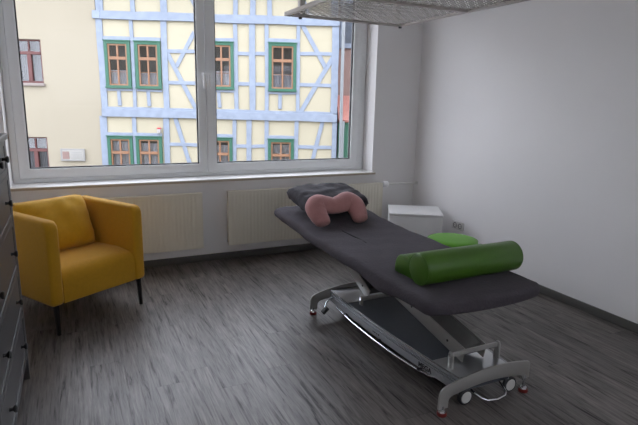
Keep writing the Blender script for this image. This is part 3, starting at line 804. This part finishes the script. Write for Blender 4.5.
# floor beams
tim('beam', FX0-.02, 3.56, FX1+.01, 3.555, .21, -.05, .09); tim('beam', FX0, 1.06, FX1+.01, 1.03, .21, -.05, .09); tim('beam', FX0, -1.45, FX1+.01, -1.46, .22, -.05, .09); tim('beam', FX0, 4.38, FX1, 4.38, .22, -.05, .09)
tim('beam', FX0+.12, 1.19, FX1-.1, 1.16, .07, -.03, .06)
UP = [(-2.545, .165), (-1.73, .09), (-.895, .15), (.20, .11), (.98, .115), (1.425, .165), (1.81, .105), (2.655, .10), (3.66, .19)]
LOW = [(-2.62, .18), (-1.80, .11), (-.945, .155), (.12, .11), (.905, .11), (1.305, .14), (1.795, .11), (2.615, .11), (3.68, .13)]
for x, w in UP: tim('post', x, 1.15, x-.005, 3.47, w)
for x, w in LOW: tim('post', x, -1.36, x+.015, .97, w)
for x, w in [(-2.52, .19), (-1.67, .12), (-.875, .17), (.20, .12), (.985, .125), (1.44, .145), (1.88, .125), (2.67, .09), (3.60, .19)]: tim('post', x, 3.65, x, 4.3, w)
# lintels, sills, nogging rails
for a, b, c, d in WU: tim('lintel', a-.01, d+.055, b+.01, d+.055, .09, -.02, .05); tim('rail', a, c-.045, b, c-.045, .06)
for a, b, c, d in WLo: tim('lintel', a-.01, d+.045, b+.01, d+.045, .09, -.02, .05)
def rail(x0, x1, z, w=.095): tim('rail', x0, z, x1, z+rt.uniform(-.01, .01), w, -.010, .05)
for z in (2.69, 1.90): rail(1.02, 1.36, z); rail(1.49, 1.77, z)
for z in (2.73, 1.91): rail(2.70, 3.58, z)
for z in (2.70, 1.89): rail(-.83, .15, z)
rail(-.88, .08, .23); rail(.95, 1.25, .21); rail(1.37, 1.75, .21); rail(2.66, 3.62, .22)
# short posts under the sills
for x in (-2.145, -1.36, .525, 2.175): tim('short_post', x, 1.25, x-.01, 1.66, .095)
# braces
tim('brace', 2.76, 3.46, 3.40, 2.38, .115, -.005, .05); tim('brace', 3.60, 2.66, 2.74, 1.18, .125, -.005, .05); tim('brace', 3.36, .96, 3.03, -.40, .11, -.005, .05)
tim('brace', -.10, 3.20, -.60, 2.30, .105, -.005, .05); tim('brace', -.84, 2.66, -.12, 1.22, .115, -.005, .05); tim('brace', -.68, .95, -.24, -.60, .115, -.005, .05)
tim('brace', -.30, 4.35, .02, 3.68, .105, -.005, .05); tim('brace', 2.95, 3.66, 2.72, 4.2, .10, -.005, .05)
tim('end_bracket', -2.60, 3.46, -2.60, 3.66, .20, -.06, .10)

def twindow(x0, x1, z0, z1, parent, seed, casing='wgreen', sashm='worange'):
    rr_ = random.Random(seed); cw = .085
    g = MB(); y0, y1 = -.045, .05
    g.frame(x0, x1, z0, z1, cw, cw, .07, cw, y0, y1)
    g.box(x0-.015, x1+.015, y0-.025, y0+.01, z0-.005, z0+.04); g.box(x0-.02, x1+.02, y0-.02, y0+.01, z1-.015, z1+.012)
    w = g.build('window', M[casing], parent, bevel=.004, seg=1)
    a, b, c, d = x0+cw, x1-cw, z0+.07, z1-cw
    s = MB(); t_ = .042; ya, yb = -.02, .03; mid = (a+b)/2; tr = c+(d-c)*.66
    s.frame(a, b, c, d, t_, t_, t_, t_, ya, yb)
    s.box(mid-.022, mid+.022, ya-.006, yb, c+t_, d-t_).box(a+t_, b-t_, ya-.012, yb, tr-.038, tr+.038)
    # glazing bar across the lower lights
    zb = c+(tr-c)*.5; s.box(a+t_, b-t_, ya+.012, yb-.005, zb-.007, zb+.007)
    s.build('window_sash', M[sashm], w, bevel=.003, seg=1)
    MB().box(a+.01, b-.01, .012, .018, c+.01, d-.01).build('window_pane', M['fglass'], w, smooth=False)
    # half curtain behind the lower lights
    cur = MB(); k = 14; pts = []
    z1c = zb+rr_.uniform(-.02, .06) if z1 > 1 else d-.05-.1*rr_.random()
    rs = [[(a+.02+(b-a-.04)*i/k, .10+.014*math.sin(i*2.1), z) for i in range(k+1)]+[(a+.02+(b-a-.04)*i/k, .106+.014*math.sin(i*2.1), z) for i in range(k, -1, -1)] for z in (c, z1c)]
    cur.rings(rs).build('curtain', M['curtain'], w)
for i, (a, b, c, d) in enumerate(WU+WLo): twindow(a, b, c, d, half, i)

ab = MB().box(-.045, .045, -.10, -.02, -.075, .045).build('alarm_box', M['boxwhite'], bevel=.006)
ab.location = FB+FD*(-1.115)+Vector((0, 0, .60)); ab.rotation_euler.z = FA
MB().box(-.048, .048, -.104, -.02, .045, .085).build('beacon', M['boxred'], ab, bevel=.008)
tag(ab, 'small white box with red top on the half-timbered wall between storeys', 'alarm box')

# plain cream house to the left
ln = thing('plain_cream_house', 'plain cream rendered house left of the half-timbered one', 'house', (FB.x, FB.y, 0), FA)
LW = [(-4.78, -4.08, 1.79, 2.90), (-4.84, -4.13, -.80, .37)]
holes_wall(-9., FX0-.01, GZ, 4.6, .0, .30, LW).build('facade_wall', M['cream2'], ln, smooth=False)
MB().box(-9., FX0-.01, .3, 6., GZ, 6.6).build('house_body', M['roomdark'], ln, smooth=False)
MB().rings([[(-9.2, -.35, 4.55), (-9.2, 3.2, 5.9), (-9.2, 6.4, 4.55)], [(FX0-.02, -.35, 4.55), (FX0-.02, 3.2, 5.9), (FX0-.02, 6.4, 4.55)]]).build('roof', M['roof'], ln, smooth=False)
for i, (a, b, c, d) in enumerate(LW):
    y0, y1 = .06, .14; g = MB(); t_ = .055
    g.frame(a, b, c, d, t_, t_, t_, .04, y0, y1)
    tr = c+(d-c)*.69; m_ = (a+b)/2
    g.box(a+t_, b-t_, y0-.015, y1, tr-.035, tr+.045).box(m_-.05, m_+.05, y0-.01, y1, c+t_, tr-.035).box(m_-.02, m_+.02, y0+.02, y1-.02, tr+.04, d-.04)
    w = g.build('window', M['wred'], ln, bevel=.004, seg=1)
    MB().box(a+.02, b-.02, .105, .112, c+.02, d-.02).build('window_pane', M['fglass'], w, smooth=False)
    cur = MB(); k = 16
    for q in ((a+.03, m_-.06), (m_+.08, b-.05)):
        rs = [[(q[0]+(q[1]-q[0])*j/k, .20+.012*math.sin(j*2), z) for j in range(k+1)]+[(q[0]+(q[1]-q[0])*j/k, .206+.012*math.sin(j*2), z) for j in range(k, -1, -1)] for z in (c+.02, d-.05)]
        cur.rings(rs)
    cur.build('curtain', M['gcurtain'], w)
    if i == 0: MB().box(a-.03, b+.03, -.06, .08, c-.075, c).build('window_ledge', M['wsill'], ln, bevel=.006)
nb = thing('wall_notice', 'small framed notice box on the plain cream house wall', 'notice box', FB+FD*(-3.465), FA)
nb.location.z = -.095
g = MB(); g.box(-.32, .32, -.05, 0, -.165, .165); g.build('case', M['signwhite'], nb, bevel=.008)
g = MB(); f_ = .03
g.frame(-.32, .32, -.165, .165, f_, f_, f_, f_, -.06, -.048)
g.build('rim', M['signtext'], nb, bevel=.003)
MB().box(-.27, -.09, -.055, -.049, -.115, .09).build('picture_panel', M['signpink'], nb, smooth=False)
g = MB()
for z in (.07, .02, -.03, -.08): g.box(-.05, .26, -.0525, -.0495, z-.008, z+.008)
for x in (.05, .15): g.box(x-.004, x+.004, -.0525, -.0495, -.10, .09)
g.build('notice_lines', M['signtext'], nb, smooth=False)

# downpipe between the houses
dp = thing('downpipe', 'grey zinc downpipe at the right end of the half-timbered house', 'downpipe', FB+FD*3.85, FA)
dp.location.z = 0
MB().tube([(0, -.08, FT-.1), (0, -.08, 2.), (.01, -.08, .5), (.0, -.08, GZ)], .045, 12).build('pipe', M['zinc'], dp)
for z in (3.2, 1.2, -.6, -2.4):
    MB().cyl((0, -.08, z), (0, -.08, z+.03), .055, n=14).build('pipe_clip', M['zinc'], dp)
MB().tube([(.06, -.06, .95), (.055, -.06, .6), (.05, -.06, GZ)], .055, 12).build('lower_pipe', M['zinc'], dp)

# neighbour on the right, standing back
nr = thing('brick_house', 'pinkish rendered house with red tiled lean-to beyond the downpipe', 'house', FB+FD*3.8, FA)
nr.location.z = 0
MB().box(-.02, 6.5, .9, 6., GZ, 5.0).build('facade_wall', M['brick'], nr, smooth=False)
MB().box(.05, .95, .84, .92, 2.98, 4.3).build('window', M['timber'], nr, bevel=.01)
w = nr.children[-1]
MB().box(.17, .50, .83, .85, 3.12, 4.2).build('window_pane', M['fglass'], w, smooth=False)
MB().box(.58, .88, .83, .85, 3.12, 4.2).build('window_pane', M['fglass'], w, smooth=False)
MB().rings([[(0, -.02, .98), (0, .9, 1.66), (0, .9, .92), (0, 0, .92)], [(5., -.02, .98), (5., .9, 1.66), (5., .9, .92), (5., 0, .92)]]).build('lean_to_roof', M['roof'], nr, smooth=False)
g = MB().box(.0, 2.4, .05, .13, GZ, .92)
g.build('gate', M['wgreen'], nr, smooth=False)
struct(MB().box(-30, 26, -26, 30, GZ-.2, GZ).build('ground', M['asphalt'], smooth=False), 'street below the window')
# our own outer wall, so the street side is closed
ow = MB(); yo = YB+.05
ow.box(-9, XL-.3, yo, YB+T, GZ, 5.).box(XR+.3, 12, yo, YB+T, GZ, 5.).box(XL-.3, XR+.3, yo, YB+T, GZ, -.12).box(XL-.3, XR+.3, yo, YB+T, ZC+.2, 5.)
struct(ow.build('wall_outer', M['cream2'], smooth=False))

# ------------------------------------------------------------------ light: overcast sky through the window
wd = bpy.data.worlds.new('overcast'); scene.world = wd; wd.use_nodes = True
N = wd.node_tree.nodes; L = wd.node_tree.links
bg = N['Background']; bg.inputs['Strength'].default_value = 6.3
tc = N.new('ShaderNodeTexCoord'); sp = N.new('ShaderNodeSeparateXYZ'); L.new(tc.outputs['Generated'], sp.inputs[0])
rp = N.new('ShaderNodeValToRGB'); L.new(sp.outputs['Z'], rp.inputs['Fac'])
rp.color_ramp.elements[0].position = 0.; rp.color_ramp.elements[0].color = (.835, .86, .955, 1)
rp.color_ramp.elements[1].position = .8; rp.color_ramp.elements[1].color = (.93, .96, 1.09, 1)
L.new(rp.outputs['Color'], bg.inputs['Color'])

# ------------------------------------------------------------------ camera
yaw, pit, rol = map(rad, (25.678, 12.26, -1.272))
f = Vector((math.sin(yaw)*math.cos(pit), math.cos(yaw)*math.cos(pit), -math.sin(pit)))
r = Vector((math.cos(yaw), -math.sin(yaw), 0)); d = f.cross(r)
r2 = math.cos(rol)*r+math.sin(rol)*d; d2 = -math.sin(rol)*r+math.cos(rol)*d
cam = bpy.data.cameras.new('camera'); co = bpy.data.objects.new('camera', cam); C.objects.link(co)
Mc = Matrix((r2, -d2, -f)).transposed().to_4x4(); Mc.translation = (0, 0, 1.5)
co.matrix_world = Mc
cam.sensor_width = 36; cam.lens = 515/638*36; cam.clip_start = .02; cam.clip_end = 200
scene.camera = co
vs = scene.view_settings
vs.view_transform = 'Standard'; vs.look = 'None'; vs.gamma = 1; vs.use_curve_mapping = False; vs.exposure = 0.
cy = scene.cycles
cy.use_denoising = True; cy.max_bounces = 10; cy.diffuse_bounces = 6; cy.transparent_max_bounces = 16
cy.sample_clamp_indirect = 8
